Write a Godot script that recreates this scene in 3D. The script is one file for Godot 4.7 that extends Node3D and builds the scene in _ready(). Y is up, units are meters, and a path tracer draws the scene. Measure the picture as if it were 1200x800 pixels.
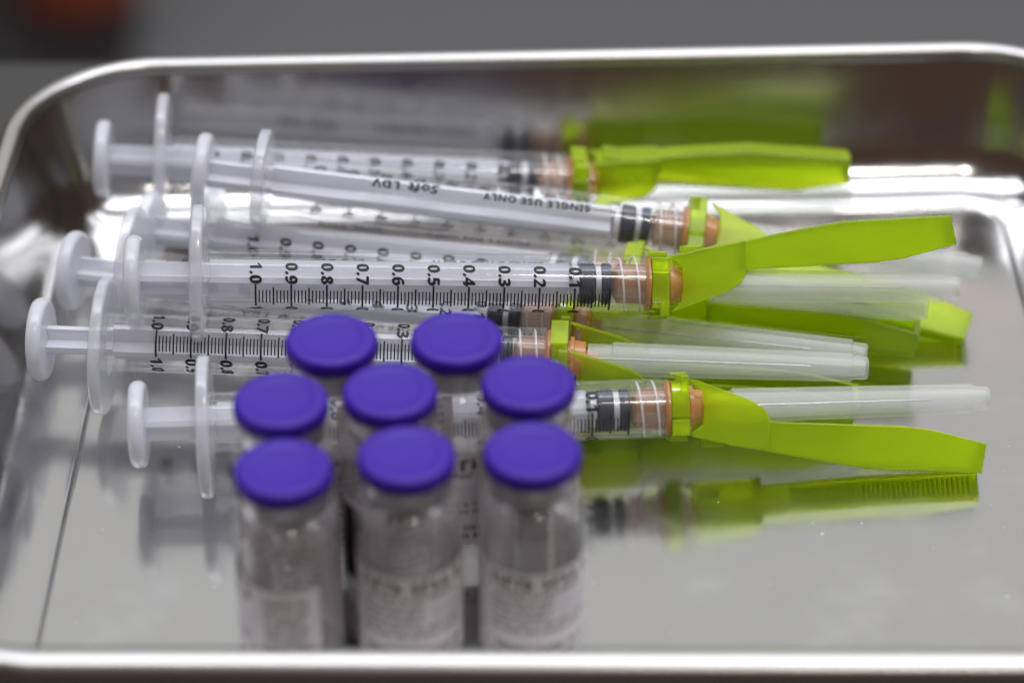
extends Node3D
# A small steel instrument tray with seven capped syringes and eight purple-capped vials, seen close up.
# Lengths below are in tray units; U turns them into metres (the vials are 16 mm across).
const U := 0.00122
const K := 0.932            # the syringe parts are drawn in units of K * U

var M := {}
var taken := {}


# ------------------------------------------------------------------ mesh building
class Shape:
	var p := PackedVector3Array()     # three corners for every face, counter-clockwise seen from outside
	var uv := PackedVector2Array()

	func tri(a: Vector3, b: Vector3, c: Vector3, ua := Vector2.ZERO, ub := Vector2.ZERO, uc := Vector2.ZERO) -> void:
		p.append(a); p.append(b); p.append(c)
		uv.append(ua); uv.append(ub); uv.append(uc)

	func quad(a: Vector3, b: Vector3, c: Vector3, d: Vector3) -> void:
		tri(a, b, c)
		tri(a, c, d)

	# a body of revolution about the x axis; the outline runs so that its outside lies on its left
	func lathe(line: Array, n := 40, sy := 1.0, sz := 1.0, oy := 0.0) -> void:
		for i in line.size() - 1:
			var a: Vector2 = line[i]
			var b: Vector2 = line[i + 1]
			for k in n:
				var t0 := TAU * k / n
				var t1 := TAU * (k + 1) / n
				var a0 := Vector3(a.x, a.y * cos(t0) * sy + oy, a.y * sin(t0) * sz)
				var a1 := Vector3(a.x, a.y * cos(t1) * sy + oy, a.y * sin(t1) * sz)
				var b0 := Vector3(b.x, b.y * cos(t0) * sy + oy, b.y * sin(t0) * sz)
				var b1 := Vector3(b.x, b.y * cos(t1) * sy + oy, b.y * sin(t1) * sz)
				if a.y > 1e-6:
					tri(a0, b0, a1) if b.y <= 1e-6 else quad(a0, b0, b1, a1)
				else:
					tri(a0, b0, b1)

	# the same about the y axis: x of the outline is the height
	func lathe_up(line: Array, n := 40) -> void:
		var s := Shape.new()
		s.lathe(line, n)
		for v in s.p:
			p.append(Vector3(v.y, v.x, -v.z) * Vector3(-1, 1, -1))
			uv.append(Vector2.ZERO)

	# a flat outline in x and y, from z0 to z1, with chamfered rims
	func slab(outline: Array, z0: float, z1: float, chamfer := 0.1) -> void:
		var o := PackedVector2Array(outline)
		if Geometry2D.is_polygon_clockwise(o):
			o.reverse()
		var n := o.size()
		var inner := PackedVector2Array()
		for i in n:
			var e0 := (o[i] - o[(i + n - 1) % n]).normalized()
			var e1 := (o[(i + 1) % n] - o[i]).normalized()
			var n0 := Vector2(-e0.y, e0.x)
			var n1 := Vector2(-e1.y, e1.x)
			var m := (n0 + n1).normalized()
			inner.append(o[i] + m * chamfer / maxf(0.5, m.dot(n0)))
		var t := Geometry2D.triangulate_polygon(inner)
		for i in range(0, t.size(), 3):
			var a := inner[t[i]]
			var b := inner[t[i + 1]]
			var c := inner[t[i + 2]]
			if (b - a).cross(c - a) < 0:
				var q := b
				b = c
				c = q
			tri(Vector3(a.x, a.y, z1), Vector3(b.x, b.y, z1), Vector3(c.x, c.y, z1))
			tri(Vector3(a.x, a.y, z0), Vector3(c.x, c.y, z0), Vector3(b.x, b.y, z0))
		for i in n:
			var j := (i + 1) % n
			var l := [[inner, z0], [o, z0 + chamfer], [o, z1 - chamfer], [inner, z1]]
			for k in 3:
				var r0: PackedVector2Array = l[k][0]
				var r1: PackedVector2Array = l[k + 1][0]
				quad(Vector3(r0[i].x, r0[i].y, l[k][1]), Vector3(r0[j].x, r0[j].y, l[k][1]), Vector3(r1[j].x, r1[j].y, l[k + 1][1]), Vector3(r1[i].x, r1[i].y, l[k + 1][1]))

	func box(lo: Vector3, hi: Vector3, chamfer := 0.1) -> void:
		slab([Vector2(lo.x, lo.y), Vector2(hi.x, lo.y), Vector2(hi.x, hi.y), Vector2(lo.x, hi.y)], lo.z, hi.z, chamfer)

	func tube(path: Array, r: float, n := 8) -> void:
		var rings := []
		for i in path.size():
			var d: Vector3 = (path[mini(i + 1, path.size() - 1)] - path[maxi(i - 1, 0)]).normalized()
			var s := d.cross(Vector3.RIGHT if absf(d.x) < 0.9 else Vector3.UP).normalized()
			var w := d.cross(s)
			var ring := []
			for k in n:
				ring.append(path[i] + (s * cos(TAU * k / n) + w * sin(TAU * k / n)) * r)
			rings.append(ring)
		for i in rings.size() - 1:
			for k in n:
				quad(rings[i][k], rings[i][(k + 1) % n], rings[i + 1][(k + 1) % n], rings[i + 1][k])

	func mesh(scale: float, crease := 40.0) -> ArrayMesh:
		var near := cos(deg_to_rad(crease))
		var faces := PackedVector3Array()
		var at := {}
		for i in range(0, p.size(), 3):
			faces.append((p[i + 1] - p[i]).cross(p[i + 2] - p[i]))
			for k in 3:
				var key := Vector3i((p[i + k] * 2000.0).round())
				if not at.has(key):
					at[key] = PackedInt32Array()
				at[key].append(i / 3)
		var pos := PackedVector3Array()
		var nor := PackedVector3Array()
		var uvs := PackedVector2Array()
		for i in range(0, p.size(), 3):
			var f := faces[i / 3]
			if f.length_squared() < 1e-16:
				continue
			var fn := f.normalized()
			for k in [0, 2, 1]:
				var sum := Vector3.ZERO
				for j in at[Vector3i((p[i + k] * 2000.0).round())]:
					var g := faces[j]
					if g.dot(fn) > near * g.length():
						sum += g
				pos.append(p[i + k] * scale)
				nor.append(sum.normalized() if sum.length_squared() > 0 else fn)
				uvs.append(uv[i + k])
		var a := []
		a.resize(Mesh.ARRAY_MAX)
		a[Mesh.ARRAY_VERTEX] = pos
		a[Mesh.ARRAY_NORMAL] = nor
		a[Mesh.ARRAY_TEX_UV] = uvs
		var m := ArrayMesh.new()
		m.add_surface_from_arrays(Mesh.PRIMITIVE_TRIANGLES, a)
		return m


func numbered(called: String) -> String:
	var n: int = taken.get(called, 0)
	taken[called] = n + 1
	return called if n == 0 else "%s_%03d" % [called, n]


func part(called: String, s: Shape, m: Material, parent: Node, scale := U, crease := 40.0) -> MeshInstance3D:
	var o := MeshInstance3D.new()
	o.mesh = s.mesh(scale, crease)
	o.material_override = m
	o.name = called
	parent.add_child(o, true)
	return o


func tag(o: Node, label: String, category: String, group := "") -> void:
	o.set_meta("label", label)
	o.set_meta("category", category)
	if group:
		o.set_meta("group", group)


func thing(called: String, at: Vector3) -> Node3D:
	var o := Node3D.new()
	o.name = numbered(called)
	o.position = at
	add_child(o, true)
	return o


func lin(r: float, g: float, b: float, a := 1.0) -> Color:
	var c := Color(r, g, b).linear_to_srgb()
	c.a = a
	return c


func plain(color: Color, rough: float, metal := 0.0) -> StandardMaterial3D:
	var m := StandardMaterial3D.new()
	m.albedo_color = color
	m.roughness = rough
	m.metallic = metal
	m.cull_mode = BaseMaterial3D.CULL_DISABLED
	return m


func clear(color: Color, rough: float) -> StandardMaterial3D:
	var m := plain(color, rough)
	m.transparency = BaseMaterial3D.TRANSPARENCY_ALPHA
	return m


func noise(seed_: int, freq: float, kind := FastNoiseLite.TYPE_SIMPLEX_SMOOTH, octaves := 4) -> FastNoiseLite:
	var n := FastNoiseLite.new()
	n.seed = seed_
	n.frequency = freq
	n.noise_type = kind
	n.fractal_octaves = octaves
	return n


# ------------------------------------------------------------------ the scene
func _ready() -> void:
	var cam := Camera3D.new()
	cam.name = "camera"
	var at := CameraAttributesPhysical.new()
	at.frustum_focal_length = 92.46
	at.frustum_focus_distance = 359.0 * U
	at.frustum_near = 0.02
	at.frustum_far = 20.0
	at.exposure_aperture = 8.0
	cam.attributes = at
	cam.position = Vector3(0, 220, 312) * U
	cam.rotation_degrees = Vector3(-35.2, 0, 0)
	add_child(cam)
	cam.current = true
	var env := Environment.new()
	env.background_mode = Environment.BG_COLOR
	env.background_color = lin(0.075, 0.048, 0.035)
	env.tonemap_mode = Environment.TONE_MAPPER_LINEAR
	env.tonemap_exposure = 1.2
	env.sdfgi_enabled = true
	env.ssao_enabled = true
	env.ssil_enabled = true
	var we := WorldEnvironment.new()
	we.name = "surroundings"
	we.environment = env
	add_child(we)
	# the room's light: two fluorescent ceiling fittings, a pale wall and window beyond the table, a soft ceiling
	panel("ceiling_tube_light", Vector3(0.6, 2.0, 0.0), Vector3(0.6, 0, 0), Vector2(2.8, 0.2), 6.0, Color(0.95, 0.97, 1.0))
	panel("ceiling_tube_light_far", Vector3(0.6, 2.0, -1.3), Vector3(0.6, 0, 0), Vector2(2.8, 0.24), 3.5, Color(0.95, 0.97, 1.0))
	panel("window_light", Vector3(0, 1.55, -2.2), Vector3(0, 0.1, 0), Vector2(3.4, 2.0), 0.62, Color(0.97, 0.99, 1.0))
	panel("ceiling_soft_light", Vector3(0, 2.3, -0.3), Vector3(0, 0, -0.3), Vector2(4.0, 1.0), 3.7, Color(0.95, 0.96, 1.0))

	panel("warm_desk_light", Vector3(0.465, 1.03, -1.75), Vector3(0.09, 0, -0.02), Vector2(0.03, 0.07), 5.0, Color(1.0, 0.62, 0.35))
	panel("ceiling_spot_light", Vector3(0.35, 1.9, 0.9), Vector3(0, 0, 0), Vector2(0.22, 0.22), 34.0, Color(1.0, 0.98, 0.95))

	materials()
	table()
	behind()
	tray()
	syringes()
	vials()


func panel(called: String, from: Vector3, to: Vector3, size: Vector2, radiance: float, color: Color) -> void:
	var l := AreaLight3D.new()
	l.name = called
	l.area_size = size
	l.area_normalize_energy = false
	l.light_energy = radiance / PI
	l.light_color = color
	l.area_range = 8.0
	l.area_attenuation = 2.0
	l.shadow_enabled = true
	add_child(l)
	l.look_at_from_position(from, to, Vector3.FORWARD if absf((to - from).normalized().y) > 0.98 else Vector3.UP)


func materials() -> void:
	var steel := plain(lin(0.5, 0.495, 0.485), 1.0, 1.0)
	var smudge := NoiseTexture2D.new()
	smudge.width = 1024
	smudge.height = 1024
	smudge.seamless = true
	smudge.noise = noise(5, 0.006, FastNoiseLite.TYPE_SIMPLEX_SMOOTH, 6)
	var ramp := Gradient.new()
	ramp.offsets = PackedFloat32Array([0.0, 0.45, 0.7, 1.0])
	ramp.colors = PackedColorArray([Color(0.13, 0.13, 0.13), Color(0.16, 0.16, 0.16), Color(0.19, 0.19, 0.19), Color(0.25, 0.25, 0.25)])
	smudge.color_ramp = ramp
	steel.roughness_texture = smudge
	var wave := NoiseTexture2D.new()
	wave.width = 512
	wave.height = 512
	wave.seamless = true
	wave.noise = noise(9, 0.008, FastNoiseLite.TYPE_SIMPLEX_SMOOTH, 2)
	steel.heightmap_enabled = true
	steel.heightmap_texture = wave
	steel.heightmap_scale = 0.012
	steel.uv1_triplanar = true
	steel.uv1_scale = Vector3.ONE * 9.0
	M.steel = steel
	M.rim = plain(lin(0.46, 0.45, 0.435), 0.3, 1.0)
	M.needle = plain(lin(0.6, 0.6, 0.6), 0.2, 1.0)

	var top := plain(lin(0.045, 0.043, 0.042), 0.4, 0.3)
	M.table = top

	M.barrel = clear(lin(0.8, 0.8, 0.86, 0.035), 0.05)
	M.bore = clear(lin(0.8, 0.8, 0.86, 0.02), 0.1)
	M.bore.metallic_specular = 0.2
	M.barrel.metallic_specular = 0.4
	M.flange = clear(lin(0.84, 0.85, 0.91, 0.46), 0.18)
	M.plunger = clear(lin(0.84, 0.85, 0.91, 0.62), 0.24)
	M.cap = clear(lin(0.9, 0.92, 0.9, 0.22), 0.24)
	M.cap.metallic_specular = 0.25
	M.rubber = plain(lin(0.006, 0.01, 0.026), 0.6)
	M.ink = plain(lin(0.006, 0.006, 0.012), 0.6)
	var hub := clear(lin(0.78, 0.34, 0.12, 0.62), 0.22)
	M.hub = hub
	var luer := clear(lin(0.42, 0.2, 0.09, 0.6), 0.2)
	M.luer = luer
	M.thread = clear(lin(0.85, 0.85, 0.88, 0.6), 0.05)
	var green := plain(lin(0.78, 0.97, 0.02, 0.19), 0.32)
	green.metallic_specular = 0.3
	green.refraction_enabled = true
	green.refraction_scale = 0.05
	green.transparency = BaseMaterial3D.TRANSPARENCY_ALPHA
	M.green = green
	M.purple = plain(lin(0.042, 0.009, 0.32), 0.42)
	M.purple.metallic_specular = 0.4
	M.glass = clear(lin(0.75, 0.71, 0.74, 0.14), 0.03)
	M.crimp = plain(lin(0.5, 0.49, 0.5), 0.35, 1.0)
	M.stopper = plain(lin(0.09, 0.085, 0.085), 0.6)
	M.floor = plain(lin(0.15, 0.15, 0.153), 0.6)
	M.dust = plain(lin(0.5, 0.5, 0.5), 0.5)
	M.black = plain(lin(0.012, 0.012, 0.013), 0.45)
	M.red = plain(lin(0.3, 0.06, 0.025), 0.6)


func table() -> void:
	# the table ends a hand's breadth behind the tray; beyond it one looks down on the floor
	var s := Shape.new()
	var line := [Vector2(-700, -86), Vector2(700, -86), Vector2(700, 260), Vector2(-700, 260)]
	s.slab(line, -1.3 - 26.0, -1.3, 1.5)
	var flat := Shape.new()
	for k in range(0, s.p.size(), 3):
		var c := [0, 2, 1].map(func(q): return Vector3(s.p[k + q].x, s.p[k + q].z, s.p[k + q].y))
		flat.tri(c[0], c[1], c[2])
	var o := part("table_top", flat, M.table, self)
	o.set_meta("kind", "structure")
	o.set_meta("label", "dark table top under the steel tray")
	var f := Shape.new()
	f.slab([Vector2(-2500, -3600), Vector2(2500, -3600), Vector2(2500, 900), Vector2(-2500, 900)], -20, 0, 1)
	flat = Shape.new()
	for k in range(0, f.p.size(), 3):
		var c := [0, 2, 1].map(func(q): return Vector3(f.p[k + q].x, f.p[k + q].z - 580.0, f.p[k + q].y))
		flat.tri(c[0], c[1], c[2])
	o = part("floor", flat, M.floor, self)
	o.set_meta("kind", "structure")
	o.set_meta("label", "grey floor seen out of focus beyond the table edge")


func behind() -> void:
	# blurred things on the floor past the far left corner
	var bag := thing("black_bag", Vector3(-330, -580, -1105) * U)
	tag(bag, "out-of-focus black bag on the floor beyond the tray's far left corner", "bag")
	var s := Shape.new()
	var o := []
	for q in 4:
		for k in 7:
			var t := PI / 2 * (q + k / 6.0)
			o.append(Vector2(85 if q in [0, 3] else -160, 28 if q < 2 else 10) + Vector2(cos(t), sin(t)) * 10)
	s.slab(o, -75, 75, 9)
	part("bag_body", s, M.black, bag, U, 60)
	s = Shape.new()
	var path := []
	for k in 17:
		var t := PI * k / 16.0
		path.append(Vector3(cos(t) * 40 - 60, 36 + sin(t) * 26, 40))
	s.tube(path, 5, 10)
	part("carry_handle", s, M.black, bag)
	var red := thing("red_bin", Vector3(-268, -541.5, -1142) * U)
	tag(red, "out-of-focus red bin standing on the black bag beyond the tray's far left corner", "bin")
	s = Shape.new()
	s.lathe_up([Vector2(0, 0), Vector2(0, 27), Vector2(2, 38), Vector2(100, 46), Vector2(103, 49), Vector2(107, 49), Vector2(109, 46), Vector2(104, 44), Vector2(4, 36), Vector2(4, 0)], 48)
	part("bin_body", s, M.red, red)


# ------------------------------------------------------------------ the tray
const X0 := -59.6
const X1 := 76.3
const Z0 := -33.4
const Z1 := 76.2
const CORNER := 5.5

func outline(off: float, steps := 14) -> Array:
	var out := []
	var c := [Vector2(X1 - CORNER, Z1 - CORNER), Vector2(X0 + CORNER, Z1 - CORNER), Vector2(X0 + CORNER, Z0 + CORNER), Vector2(X1 - CORNER, Z0 + CORNER)]
	for q in 4:
		for k in steps + 1:
			var t := PI / 2 * (q + float(k) / steps)
			var d: Vector2 = c[q] + Vector2(cos(t), sin(t)) * (CORNER + off)
			# the far side of the tray is a little askew
			d.y -= 0.034 * (d.x + 15.0) * (Z1 - d.y) / (Z1 - Z0)
			out.append(d)
	return out


func outline_at(off: float, m: int) -> Vector2:
	return outline(off)[m]


func skin(s: Shape, prof: Array) -> void:
	for i in prof.size() - 1:
		var a := outline(prof[i].x)
		var b := outline(prof[i + 1].x)
		for k in a.size():
			var j := (k + 1) % a.size()
			s.quad(Vector3(a[k].x, prof[i].y, a[k].y), Vector3(a[j].x, prof[i].y, a[j].y), Vector3(b[j].x, prof[i + 1].y, b[j].y), Vector3(b[k].x, prof[i + 1].y, b[k].y))


func disc(s: Shape, off: float, y: float, up: bool) -> void:
	var a := outline(off)
	var c := Vector3((X0 + X1) / 2, y, (Z0 + Z1) / 2)
	for k in a.size():
		var p := Vector3(a[k].x, y, a[k].y)
		var q := Vector3(a[(k + 1) % a.size()].x, y, a[(k + 1) % a.size()].y)
		if up:
			s.tri(c, q, p)
		else:
			s.tri(c, p, q)


func tray() -> void:
	var root := thing("instrument_tray", Vector3.ZERO)
	tag(root, "shallow stainless steel tray with rounded corners holding syringes and vials", "tray")
	var line := [Vector2(-0.9, 0), Vector2(-0.55, 0.0), Vector2(-0.3, -0.13), Vector2(-0.05, 0.1), Vector2(0.2, 0.16), Vector2(0.5, 0.07)]
	var r := 9.0
	for k in range(1, 11):
		var t := deg_to_rad(70.0) * k / 10.0
		line.append(Vector2(0.5 + r * sin(t), 0.07 + r * (1 - cos(t))))
	var foot: Vector2 = line[-1]
	var top := 18.6
	var lip := Vector2(foot.x + (top - foot.y) * tan(deg_to_rad(19.5)), top)
	for k in range(1, 7):
		line.append(foot.lerp(lip, k / 6.0))
	var s := Shape.new()
	disc(s, -0.9, 0, true)
	skin(s, line)
	part("basin", s, M.steel, root, U, 50.0)
	# the underside, a sheet's thickness away
	var under := [Vector2(lip.x + 0.9, top - 0.3)]
	for k in range(10, -1, -1):
		var t := deg_to_rad(70.0) * k / 10.0
		under.append(Vector2(0.5 + r * sin(t) + 0.9 * sin(t), r * (1 - cos(t)) - 0.9 * cos(t)))
	s = Shape.new()
	skin(s, under)
	disc(s, 0.5, -0.9, false)
	part("underside", s, M.steel, root, U, 50.0)
	# specks of dust and dried drops on the floor of the tray
	var rng := RandomNumberGenerator.new()
	rng.seed = 77
	s = Shape.new()
	for k in 46:
		var c := Vector3(rng.randf_range(X0 + 2, X1 - 2), 0.0, rng.randf_range(20, 66))
		var size := rng.randf_range(0.06, 0.16) if k > 3 else rng.randf_range(0.2, 0.3)
		var ring := []
		for q in 7:
			var t := TAU * q / 7
			ring.append(c + Vector3(cos(t), 0, sin(t)) * size * rng.randf_range(0.6, 1.2))
		for q in 7:
			s.tri(c + Vector3(0, minf(size * 0.4, 0.07), 0), ring[(q + 1) % 7], ring[q])
	var specks := part("dust_specks", s, M.dust, root)
	specks.set_meta("kind", "stuff")
	# the rolled rim
	s = Shape.new()
	var rings := []
	for k in 17:
		var t := TAU * k / 16.0
		var ring := outline(lip.x)
		for m in ring.size():
			# the bead is rolled a little fuller towards the near side
			var full: float = lerpf(0.95, 1.45, clampf((ring[m].y - Z0) / (Z1 - Z0), 0, 1))
			var o: Vector2 = outline_at(lip.x + (1.4 - cos(t) * 1.7) * full, m)
			ring[m] = Vector3(o.x, top + (0.6 + sin(t) * 1.65) * full, o.y)
		rings.append(ring)
	for k in 16:
		for m in rings[k].size():
			var n: int = (m + 1) % rings[k].size()
			s.quad(rings[k][m], rings[k][n], rings[k + 1][n], rings[k + 1][m])
	part("rolled_rim", s, M.rim, root, U, 60.0)


# ------------------------------------------------------------------ syringes
func arc_tick(s: Shape, x: float, w: float, half: float, r: float) -> void:
	var n := 6
	for k in n:
		var a := deg_to_rad(-half + 2 * half * k / n)
		var b := deg_to_rad(-half + 2 * half * (k + 1) / n)
		var p := func(t: float, dx: float): return Vector3(x + dx, r * sin(t), r * cos(t))
		s.quad(p.call(a, -w / 2), p.call(a, w / 2), p.call(b, w / 2), p.call(b, -w / 2))


# lettering bent round the barrel; down = true: read downwards across the barrel, else read towards -x, upside down
func lettering(s: Shape, words: String, x: float, angle: float, height: float, r: float, down: bool, weight := 700, slanted := false, stretch := 1.0) -> void:
	var f := SystemFont.new()
	f.font_names = PackedStringArray(["Droid Sans"])
	f.font_weight = weight
	var tm := TextMesh.new()
	tm.font = f
	tm.font_size = 48
	tm.pixel_size = 1.0 / 48.0
	tm.depth = 0.0
	tm.curve_step = 2.0
	tm.text = words
	var a := tm.get_mesh_arrays()
	var v: PackedVector3Array = a[Mesh.ARRAY_VERTEX]
	var idx: PackedInt32Array = a[Mesh.ARRAY_INDEX] if a[Mesh.ARRAY_INDEX] != null else PackedInt32Array(range(v.size()))
	var lo := Vector3.ONE * 1e9
	var hi := -lo
	for q in v:
		lo = lo.min(q)
		hi = hi.max(q)
	var mid := (lo + hi) / 2
	var k := height / (hi.y - lo.y)
	var out := PackedVector3Array()
	for q in v:
		var g := (q - mid) * k
		g.x *= stretch
		if slanted:
			g.x += g.y * 0.22
		var px := x + (g.y if down else -g.x)
		var t := deg_to_rad(angle) + (-g.x / r if down else -g.y / r)
		out.append(Vector3(px, r * sin(t), r * cos(t)))
	for copy in ([0.0, -height * 0.035, height * 0.035]):
		var lift := Transform3D(Basis(Vector3.RIGHT, copy / r), Vector3(copy, 0, 0))
		for i in range(0, idx.size(), 3):
			s.tri(lift * out[idx[i]], lift * out[idx[i + 2]], lift * out[idx[i + 1]])


func make_syringe() -> Node3D:
	var root := Node3D.new()
	var sc := U * K
	var L := 66.0
	var R := 4.3
	# barrel: outer skin, wall at the needle end, bore
	var s := Shape.new()
	s.lathe([Vector2(-L, 3.2), Vector2(-L, R), Vector2(-0.35, R), Vector2(0, R - 0.35), Vector2(0, 3.75)], 64)
	var barrel := part("barrel", s, M.barrel, root, sc, 30)
	s = Shape.new()
	s.lathe([Vector2(0, 3.7), Vector2(-5.0, 3.7), Vector2(-5.2, 3.15), Vector2(-L, 3.15)], 64)
	part("bore", s, M.bore, barrel, sc, 30)
	# finger flange, off centre
	s = Shape.new()
	var fl := [Vector2(-1.9, 0.36), Vector2(-1.9, 0.94), Vector2(-1.75, 0.98), Vector2(-1.45, 1.0), Vector2(-0.45, 1.0), Vector2(-0.15, 0.98), Vector2(0, 0.94), Vector2(0, 0.43)]
	s.lathe(fl, 64, 10.3, 7.6, 0.7)
	var o := part("finger_flange", s, M.flange, root, sc, 50)
	o.position = Vector3(-L + 0.9, 0, 0) * sc
	# screw thread inside the needle end
	s = Shape.new()
	for turn in 2:
		for half in 2:
			var path := []
			for k in 29:
				var t := PI * 1.02 * k / 28.0 + half * PI
				path.append(Vector3(-4.3 + turn * 2.3 + half * 1.15 + 1.15 * k / 28.0, 3.95 * cos(t), 3.95 * sin(t)))
			s.tube(path, 0.17, 6)
	part("thread", s, M.thread, root, sc)
	# print
	s = Shape.new()
	for k in 101:
		var x := -5.7 - 51.8 * k / 100.0
		if k % 10 == 0:
			arc_tick(s, x, 0.3, 27, R + 0.05)
		elif k % 5 == 0:
			arc_tick(s, x, 0.25, 20.5, R + 0.05)
		else:
			arc_tick(s, x, 0.2, 15.5, R + 0.05)
	for k in range(1, 11):
		var x := -5.7 - 5.18 * k
		for side in [49.0, -50.0]:
			lettering(s, "%.1f" % (k / 10.0), x, side, 1.75, R + 0.07, true, 700, false, 1.02)
	lettering(s, "SINGLE USE ONLY", -23.3, 180.0, 1.15, R + 0.07, false, 600, false, 1.25)
	lettering(s, "Soft", -41.0, 180.0, 1.45, R + 0.07, false, 700, true, 1.35)
	lettering(s, "LDV", -46.8, 180.0, 1.3, R + 0.07, false, 600, false, 1.35)
	part("printed_scale", s, M.ink, root, sc)
	# plunger: four-winged rod, thumb rest, rubber stopper
	s = Shape.new()
	var w := 0.42
	var q := 2.35
	var cross := [Vector2(w, w), Vector2(w, q), Vector2(-w, q), Vector2(-w, w), Vector2(-q, w), Vector2(-q, -w), Vector2(-w, -w), Vector2(-w, -q), Vector2(w, -q), Vector2(w, -w), Vector2(q, -w), Vector2(q, w)]
	s.slab(cross, 0, 10.0, 0.12)
	var wide := []
	for c in cross:
		wide.append(Vector2(c.x * (1.22 if absf(c.x) > 1 else 1.0), c.y * (1.22 if absf(c.y) > 1 else 1.0)))
	s.slab(wide, 10.0, 63.0, 0.12)
	var turned := Shape.new()
	for v in s.p:
		turned.p.append(Vector3(v.z - 74.4, v.y, -v.x))
		turned.uv.append(Vector2.ZERO)
	turned.lathe([Vector2(-10.9, 0), Vector2(-10.9, 2.6), Vector2(-10.1, 2.6), Vector2(-10.1, 0)], 32)
	turned.lathe([Vector2(-7.6, 1.4), Vector2(-7.6, 2.6), Vector2(-6.8, 2.6), Vector2(-6.8, 1.4)], 32)
	var rod := part("plunger_rod", turned, M.plunger, root, sc)
	s = Shape.new()
	var th := []
	for k in 9:
		var t := -PI / 2 + PI * k / 8.0
		th.append(Vector2(-75.5 + 1.15 * sin(t), 5.5 + 0.75 * cos(t)))
	th.insert(0, Vector2(-76.65, 0))
	th.append(Vector2(-74.35, 0))
	s.lathe(th, 56)
	part("thumb_rest", s, M.plunger, rod, sc, 50)
	s = Shape.new()
	s.lathe([Vector2(-9.9, 0), Vector2(-9.9, 2.8), Vector2(-9.7, 3.05), Vector2(-7.9, 3.05), Vector2(-7.7, 2.8), Vector2(-7.65, 1.6), Vector2(-6.75, 1.6), Vector2(-6.7, 2.8), Vector2(-6.55, 3.05), Vector2(-5.5, 3.05), Vector2(-5.3, 2.7), Vector2(-5.2, 0)], 40)
	part("rubber_stopper", s, M.rubber, root, sc, 30)
	# needle: hub in the threaded end, orange base, steel needle, frosted cap
	s = Shape.new()
	s.lathe([Vector2(-5.0, 0), Vector2(-5.0, 1.9), Vector2(-4.4, 2.9), Vector2(-0.3, 3.0), Vector2(-0.3, 0)], 40)
	part("needle_fitting", s, M.luer, root, sc, 30)
	s = Shape.new()
	s.lathe([Vector2(-0.25, 0), Vector2(-0.25, 3.6), Vector2(0.1, 4.05), Vector2(0.45, 4.05), Vector2(0.5, 2.6), Vector2(3.3, 2.6), Vector2(3.35, 3.1), Vector2(3.9, 3.15), Vector2(4.0, 2.6), Vector2(5.6, 2.45), Vector2(5.7, 1.2), Vector2(7.5, 1.0), Vector2(7.5, 0)], 40)
	part("needle_hub", s, M.hub, root, sc, 30)
	s = Shape.new()
	s.lathe([Vector2(7.4, 0), Vector2(7.4, 0.24), Vector2(38, 0.24), Vector2(39.2, 0)], 10)
	part("needle", s, M.needle, root, sc)
	s = Shape.new()
	s.lathe([Vector2(5.9, 1.7), Vector2(5.9, 2.1), Vector2(6.1, 2.2), Vector2(9.4, 2.2), Vector2(9.6, 2.5), Vector2(10, 2.55), Vector2(44.6, 2.1), Vector2(44.75, 2.0), Vector2(44.8, 1.78), Vector2(46.6, 1.72), Vector2(47.0, 1.55), Vector2(47.1, 1.2), Vector2(47.1, 0)], 48)
	s.lathe([Vector2(46.6, 0), Vector2(46.6, 1.1), Vector2(44.6, 1.3), Vector2(10, 1.9), Vector2(5.9, 1.65)], 48)
	part("needle_cap", s, M.cap, root, sc, 30)
	# safety guard on its clip
	s = Shape.new()
	s.lathe([Vector2(0.65, 2.7), Vector2(0.65, 3.7), Vector2(0.8, 3.85), Vector2(2.9, 3.85), Vector2(3.05, 3.7), Vector2(3.05, 2.7), Vector2(0.65, 2.7)], 40)
	for z in [-1.0, 1.0]:
		var z0: float = minf(z * 3.3, z * 4.15)
		var z1: float = maxf(z * 3.3, z * 4.15)
		s.slab([Vector2(0.55, 1.6), Vector2(3.1, 1.6), Vector2(3.1, 3.9), Vector2(0.55, 3.9)], z0, z1, 0.14)
		s.slab([Vector2(0.55, 1.3), Vector2(0.55, -2.5), Vector2(1.8, -2.6), Vector2(1.8, -4.7), Vector2(3.1, -4.7), Vector2(3.1, 1.3)], z0, z1, 0.14)
	s.box(Vector3(0.3, 4.05, -3.0), Vector3(2.8, 4.75, 3.0), 0.15)
	s.box(Vector3(0.5, -5.1, -2.6), Vector3(3.0, -4.75, 2.6), 0.1)
	var clip := part("hinge_clip", s, M.green, root, sc, 30)
	s = Shape.new()
	var base := [Vector2(3.5, -4.2), Vector2(5.0, -2.5), Vector2(5.2, 0), Vector2(5.0, 2.5), Vector2(3.3, 3.6), Vector2(3.5, 4.2), Vector2(5.6, 4.55), Vector2(8.0, 5.25), Vector2(12.8, 6.2), Vector2(14.3, 6.5), Vector2(14.6, 1.9), Vector2(14.0, 0.6), Vector2(12.4, -0.6), Vector2(10.5, -1.5)]
	var arm := [Vector2(13.7, 2.0), Vector2(13.6, 6.3), Vector2(14.3, 6.5), Vector2(21.5, 8.1), Vector2(28.9, 9.55), Vector2(45.2, 10.7), Vector2(46.1, 6.5), Vector2(38.4, 4.3), Vector2(34.6, 3.7), Vector2(16.2, 2.5)]
	for z in [-1.0, 1.0]:
		s.slab(base, minf(z * 2.8, z * 3.45), maxf(z * 2.8, z * 3.45), 0.12)
		s.slab(arm, minf(z * 1.75, z * 2.35), maxf(z * 1.75, z * 2.35), 0.12)
		s.slab([Vector2(13.75, 2.1), Vector2(14.35, 2.1), Vector2(14.2, 6.3), Vector2(13.75, 6.2)], minf(z * 2.37, z * 2.78), maxf(z * 2.37, z * 2.78), 0.05)
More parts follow.
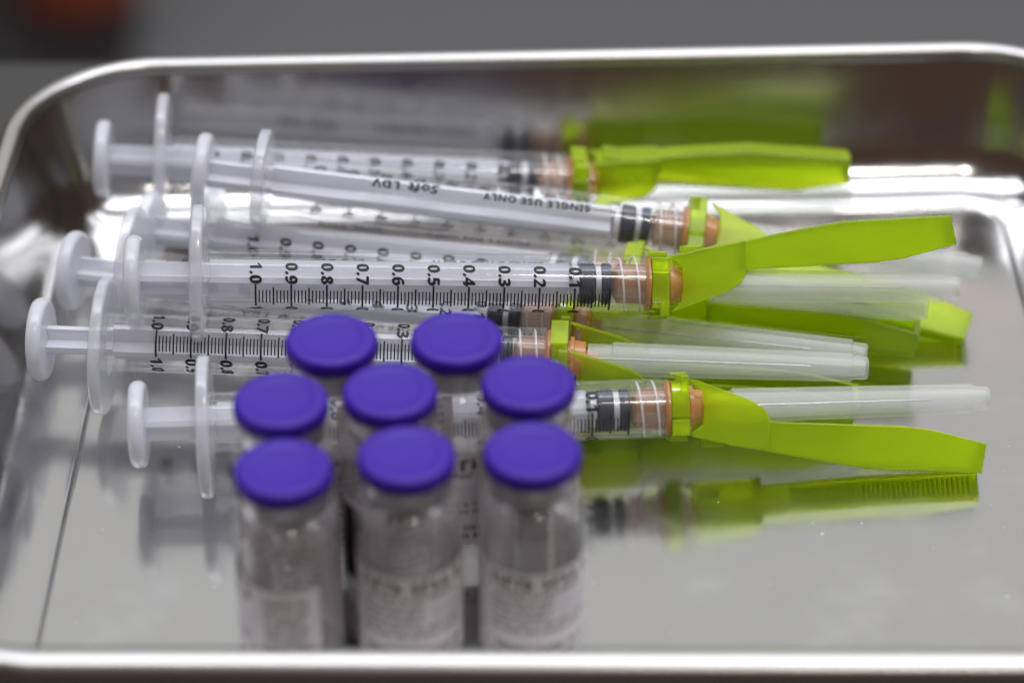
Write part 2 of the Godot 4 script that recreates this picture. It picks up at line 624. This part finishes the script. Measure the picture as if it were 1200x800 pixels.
	var guard := part("guard_walls", s, M.green, clip, sc, 25)
	guard.name = "safety_guard"
	s = Shape.new()
	var up := [Vector2(4.2, 4.4), Vector2(5.6, 4.68), Vector2(8.0, 5.38), Vector2(12.8, 6.33), Vector2(14.3, 6.63), Vector2(21.5, 8.23), Vector2(28.9, 9.68), Vector2(45.35, 10.83)]
	for i in up.size() - 1:
		var a: Vector2 = up[i]
		var b: Vector2 = up[i + 1]
		var n := (b - a).orthogonal().normalized()
		var reach: float = 2.77 if i < 4 else 1.72
		s.slab([a, b, b + n * 0.7, a + n * 0.7], -reach, reach, 0.06)
	s.slab([Vector2(44.5, 9.9), Vector2(45.3, 10.0), Vector2(46.05, 6.6), Vector2(45.2, 6.45)], -1.72, 1.72, 0.1)
	for k in 36:
		var x := 18.5 + 0.72 * k
		var y := 7.65 + (x - 19.0) * 0.2 if x < 28.9 else 9.68 + (x - 28.9) * 0.07
		s.slab([Vector2(x, y - 0.06), Vector2(x + 0.4, y - 0.06), Vector2(x + 0.33, y + 0.09), Vector2(x + 0.07, y + 0.08)], -1.3, 1.3, 0.02)
	for y in [-1.0, 1.0]:
		s.box(Vector3(5.2, 4.6, y * 1.6 - 0.6), Vector3(8.2, 5.75, y * 1.6 + 0.6), 0.2)
	part("ridged_spine", s, M.green, clip, sc, 30)
	return root


func syringes() -> void:
	var proto := make_syringe()
	# axis point at the thumb end, at the needle end of the barrel, roll of print, flange and guard in degrees
	var list := [
		[Vector3(-61.1, 14, -27.8), Vector3(8.5, 9.0, -29.9), -45.0, 8.0, 24.0, "syringe furthest back, against the tray's rear wall, green guard pointing straight right"],
		[Vector3(-45.1, 20.0, -14.1), Vector3(24.9, 12.5, -10.0), 200.0, 80.0, 165.0, "syringe sloping down to the right with upside-down lettering facing the camera"],
		[Vector3(-52.1, 9.5, -14.8), Vector3(15.7, 9.5, -2.2), -60.0, 20.0, 212.0, "syringe mostly hidden between the sloping one and the sharp one with the graduated scale"],
		[Vector3(-51.3, 20, 13.3), Vector3(18.5, 17, 10.5), -38.0, 15.0, 0.0, "syringe lying on top, scale 1.0 to 0.1 fully readable, green guard swung upward"],
		[Vector3(-63.7, 10.0, 13.9), Vector3(4.9, 10.0, 18.0), 0.0, 172.0, 222.0, "syringe reaching furthest left, its scale passing behind the two rearmost vial caps"],
		[Vector3(-50.2, 9.4, 32.6), Vector3(20.6, 9.3, 28.8), -30.0, 185.0, 180.0, "syringe nearest the vials, green guard pointing down right onto the tray floor"],
		[Vector3(-60.1, 9.5, -3.5), Vector3(6.0, 9.0, 8.1), 60.0, 15.0, 272.0, "syringe buried under the top one, its thumb rest and dark stopper just showing"],
	]
	for i in list.size():
		var e: Array = list[i]
		var o: Node3D = proto if i == 0 else proto.duplicate()
		o.name = numbered("syringe")
		add_child(o, true)
		var d: Vector3 = (e[1] - e[0]).normalized()
		var up := Vector3(0, 0.817, -0.576)
		up = (up - d * up.dot(d)).normalized()
		o.transform = Transform3D(Basis(d, up, d.cross(up)), (e[1] as Vector3) * U)
		tag(o, e[5], "syringe", "capped syringes lying in the tray")
		o.get_node("printed_scale").rotation_degrees.x = -e[2]
		o.get_node("finger_flange").rotation_degrees.x = e[3]
		o.get_node("hinge_clip").rotation_degrees.x = e[4]
		# the guards are swung open by different amounts about their hinges
		var swing: float = deg_to_rad([-5.5, 2.5, -4.5, 0.0, -1.5, 0.0, 0.0][i])
		var hinge := Vector3(3.3, 4.0, 0) * U * K
		for leaf in ["safety_guard", "ridged_spine"]:
			var g: Node3D = o.get_node("hinge_clip/" + leaf)
			g.transform = Transform3D(Basis(Vector3.BACK, swing), hinge - Basis(Vector3.BACK, swing) * hinge)
		o.get_node("plunger_rod").rotation_degrees.x = [10, 40, 25, 5, 38, 0, 20][i]


# ------------------------------------------------------------------ vials
func label_print(kind: int) -> ImageTexture:
	var rng := RandomNumberGenerator.new()
	rng.seed = 40 + kind
	var w := 1024
	var h := 384
	var im := Image.create(w, h, false, Image.FORMAT_RGB8)
	im.fill(Color(0.95, 0.92, 0.93))
	var ink := Color(0.1, 0.08, 0.08)
	var row := func(x0: int, x1: int, y: int, size: int, tone: Color):
		var x := x0
		while x < x1:
			var word := rng.randi_range(2, 8)
			for k in word:
				var gw := int(size * rng.randf_range(0.45, 0.75))
				if x + gw > x1:
					break
				im.fill_rect(Rect2i(x, y, maxi(gw / 2, 3), size), tone)
				im.fill_rect(Rect2i(x, y + (size / 2 if rng.randf() < 0.5 else 0), gw, maxi(size / 4, 3)), tone)
				x += int(gw * 1.35)
			x += int(size * 0.6)
	row.call(300, 760, 18, 48, Color(0.03, 0.02, 0.02))
	row.call(330, 700, 76, 20, ink)
	for k in 5:
		row.call(300, 560 if k < 3 else 740, 112 + k * 30, 17, ink)
	im.fill_rect(Rect2i(590, 130, 160, 70), Color(0.9, 0.88, 0.9))
	for k in 2:
		row.call(320, 740, 300 + k * 34, 22, ink)
	for k in 10:
		row.call(40, 260, 30 + k * 33, 17, ink)
	for k in 8:
		row.call(800, 985, 40 + k * 36, 20, ink)
	if kind == 1:
		im.fill_rect(Rect2i(70, 30, 120, 300), Color(0.02, 0.02, 0.02))
	return ImageTexture.create_from_image(im)


func make_vial() -> Node3D:
	var root := Node3D.new()
	var s := Shape.new()
	s.lathe_up([Vector2(0.35, 0), Vector2(0.2, 4.6), Vector2(0.1, 5.4), Vector2(0.25, 5.9), Vector2(0.7, 6.25), Vector2(1.4, 6.35), Vector2(23.6, 6.35), Vector2(24.6, 6.25), Vector2(25.4, 5.9), Vector2(26.0, 5.3), Vector2(26.3, 4.6), Vector2(26.6, 4.2), Vector2(27.6, 4.0)], 56)
	var g := part("glass_body", s, M.glass, root, U, 50)
	s = Shape.new()
	s.lathe_up([Vector2(27.6, 2.9), Vector2(26.0, 3.0), Vector2(25.3, 4.2), Vector2(24.7, 5.0), Vector2(23.6, 5.55), Vector2(1.9, 5.55), Vector2(1.2, 4.8), Vector2(1.3, 0)], 56)
	part("inner_wall", s, M.glass, g, U, 50)
	s = Shape.new()
	s.lathe_up([Vector2(24.6, 0), Vector2(24.6, 2.3), Vector2(26.0, 2.8), Vector2(27.3, 2.85), Vector2(27.3, 0)], 32)
	part("rubber_stopper", s, M.stopper, root, U)
	s = Shape.new()
	s.lathe_up([Vector2(26.7, 4.2), Vector2(26.6, 4.9), Vector2(26.8, 5.2), Vector2(27.1, 5.25), Vector2(29.2, 5.25), Vector2(29.6, 5.0), Vector2(29.7, 0)], 48)
	part("crimp_collar", s, M.crimp, root, U)
	s = Shape.new()
	var line := [Vector2(29.75, 0), Vector2(29.75, 5.45)]
	for k in 7:
		var t := -PI / 2 + PI / 2 * k / 6.0
		line.append(Vector2(30.2 + 0.45 * sin(t), 5.45 + 0.4 * cos(t)))
	for k in range(1, 8):
		var t := PI / 2 * k / 7.0
		line.append(Vector2(31.0 + 1.0 * sin(t), 4.85 + 1.0 * cos(t)))
	line.append_array([Vector2(31.98, 4.4), Vector2(31.93, 4.1), Vector2(31.75, 3.7), Vector2(31.68, 3.2), Vector2(31.66, 1.2), Vector2(31.6, 0.7), Vector2(31.57, 0.3), Vector2(31.57, 0)])
	s.lathe_up(line, 64)
	part("flip_cap", s, M.purple, root, U, 45)
	return root


func label_shape(arc: float) -> Shape:
	var s := Shape.new()
	var n := 48
	var r := 6.42
	for k in n:
		var a := -arc / 2 + arc * k / n
		var b := -arc / 2 + arc * (k + 1) / n
		var u0 := float(k) / n
		var u1 := float(k + 1) / n
		var p := func(t: float, y: float): return Vector3(sin(t) * r, y, cos(t) * r)
		var c := [p.call(a, 3.5), p.call(b, 3.5), p.call(b, 18.0), p.call(a, 18.0)]
		s.tri(c[0], c[1], c[2], Vector2(u0, 1), Vector2(u1, 1), Vector2(u1, 0))
		s.tri(c[0], c[2], c[3], Vector2(u0, 1), Vector2(u1, 0), Vector2(u0, 0))
	return s


func vials() -> void:
	var papers := []
	for k in 2:
		var m := plain(Color.WHITE, 0.55)
		m.albedo_texture = label_print(k)
		papers.append(m)
	var wrap := label_shape(deg_to_rad(285.0)).mesh(U, 60)
	var proto := make_vial()
	var list := [
		[Vector2(-26.7, 70.5), -105.0, 0, "purple-capped vial at the left of the front row, its label turned away to the left"],
		[Vector2(-12.4, 68.0), 5.0, 0, "purple-capped vial in the middle of the front row, printed label facing the camera"],
		[Vector2(2.4, 67.2), 12.0, 0, "purple-capped vial at the right of the front row, beside the bare tray floor"],
		[Vector2(-27.9, 57.3), 150.0, 1, "purple-capped vial at the left of the middle row"],
		[Vector2(-14.8, 55.2), 55.0, 1, "purple-capped vial at the centre of the middle row, between two other caps"],
		[Vector2(2.0, 53.6), 112.0, 1, "purple-capped vial at the right of the middle row, in front of a dark syringe stopper"],
		[Vector2(-22.5, 44.6), 40.0, 0, "left one of the two purple-capped vials furthest back"],
		[Vector2(-6.9, 44.2), -30.0, 1, "right one of the two purple-capped vials furthest back"],
	]
	for i in list.size():
		var e: Array = list[i]
		var o: Node3D = proto if i == 0 else proto.duplicate()
		if i == 0:
			var l := MeshInstance3D.new()
			l.name = "paper_label"
			l.mesh = wrap
			o.add_child(l)
		o.name = numbered("glass_vial")
		add_child(o, true)
		o.position = Vector3(e[0].x, 0.01, e[0].y) * U
		o.get_node("paper_label").material_override = papers[e[2]]
		o.get_node("paper_label").rotation_degrees.y = e[1]
		tag(o, e[3], "vial", "purple-capped vials standing in the tray")
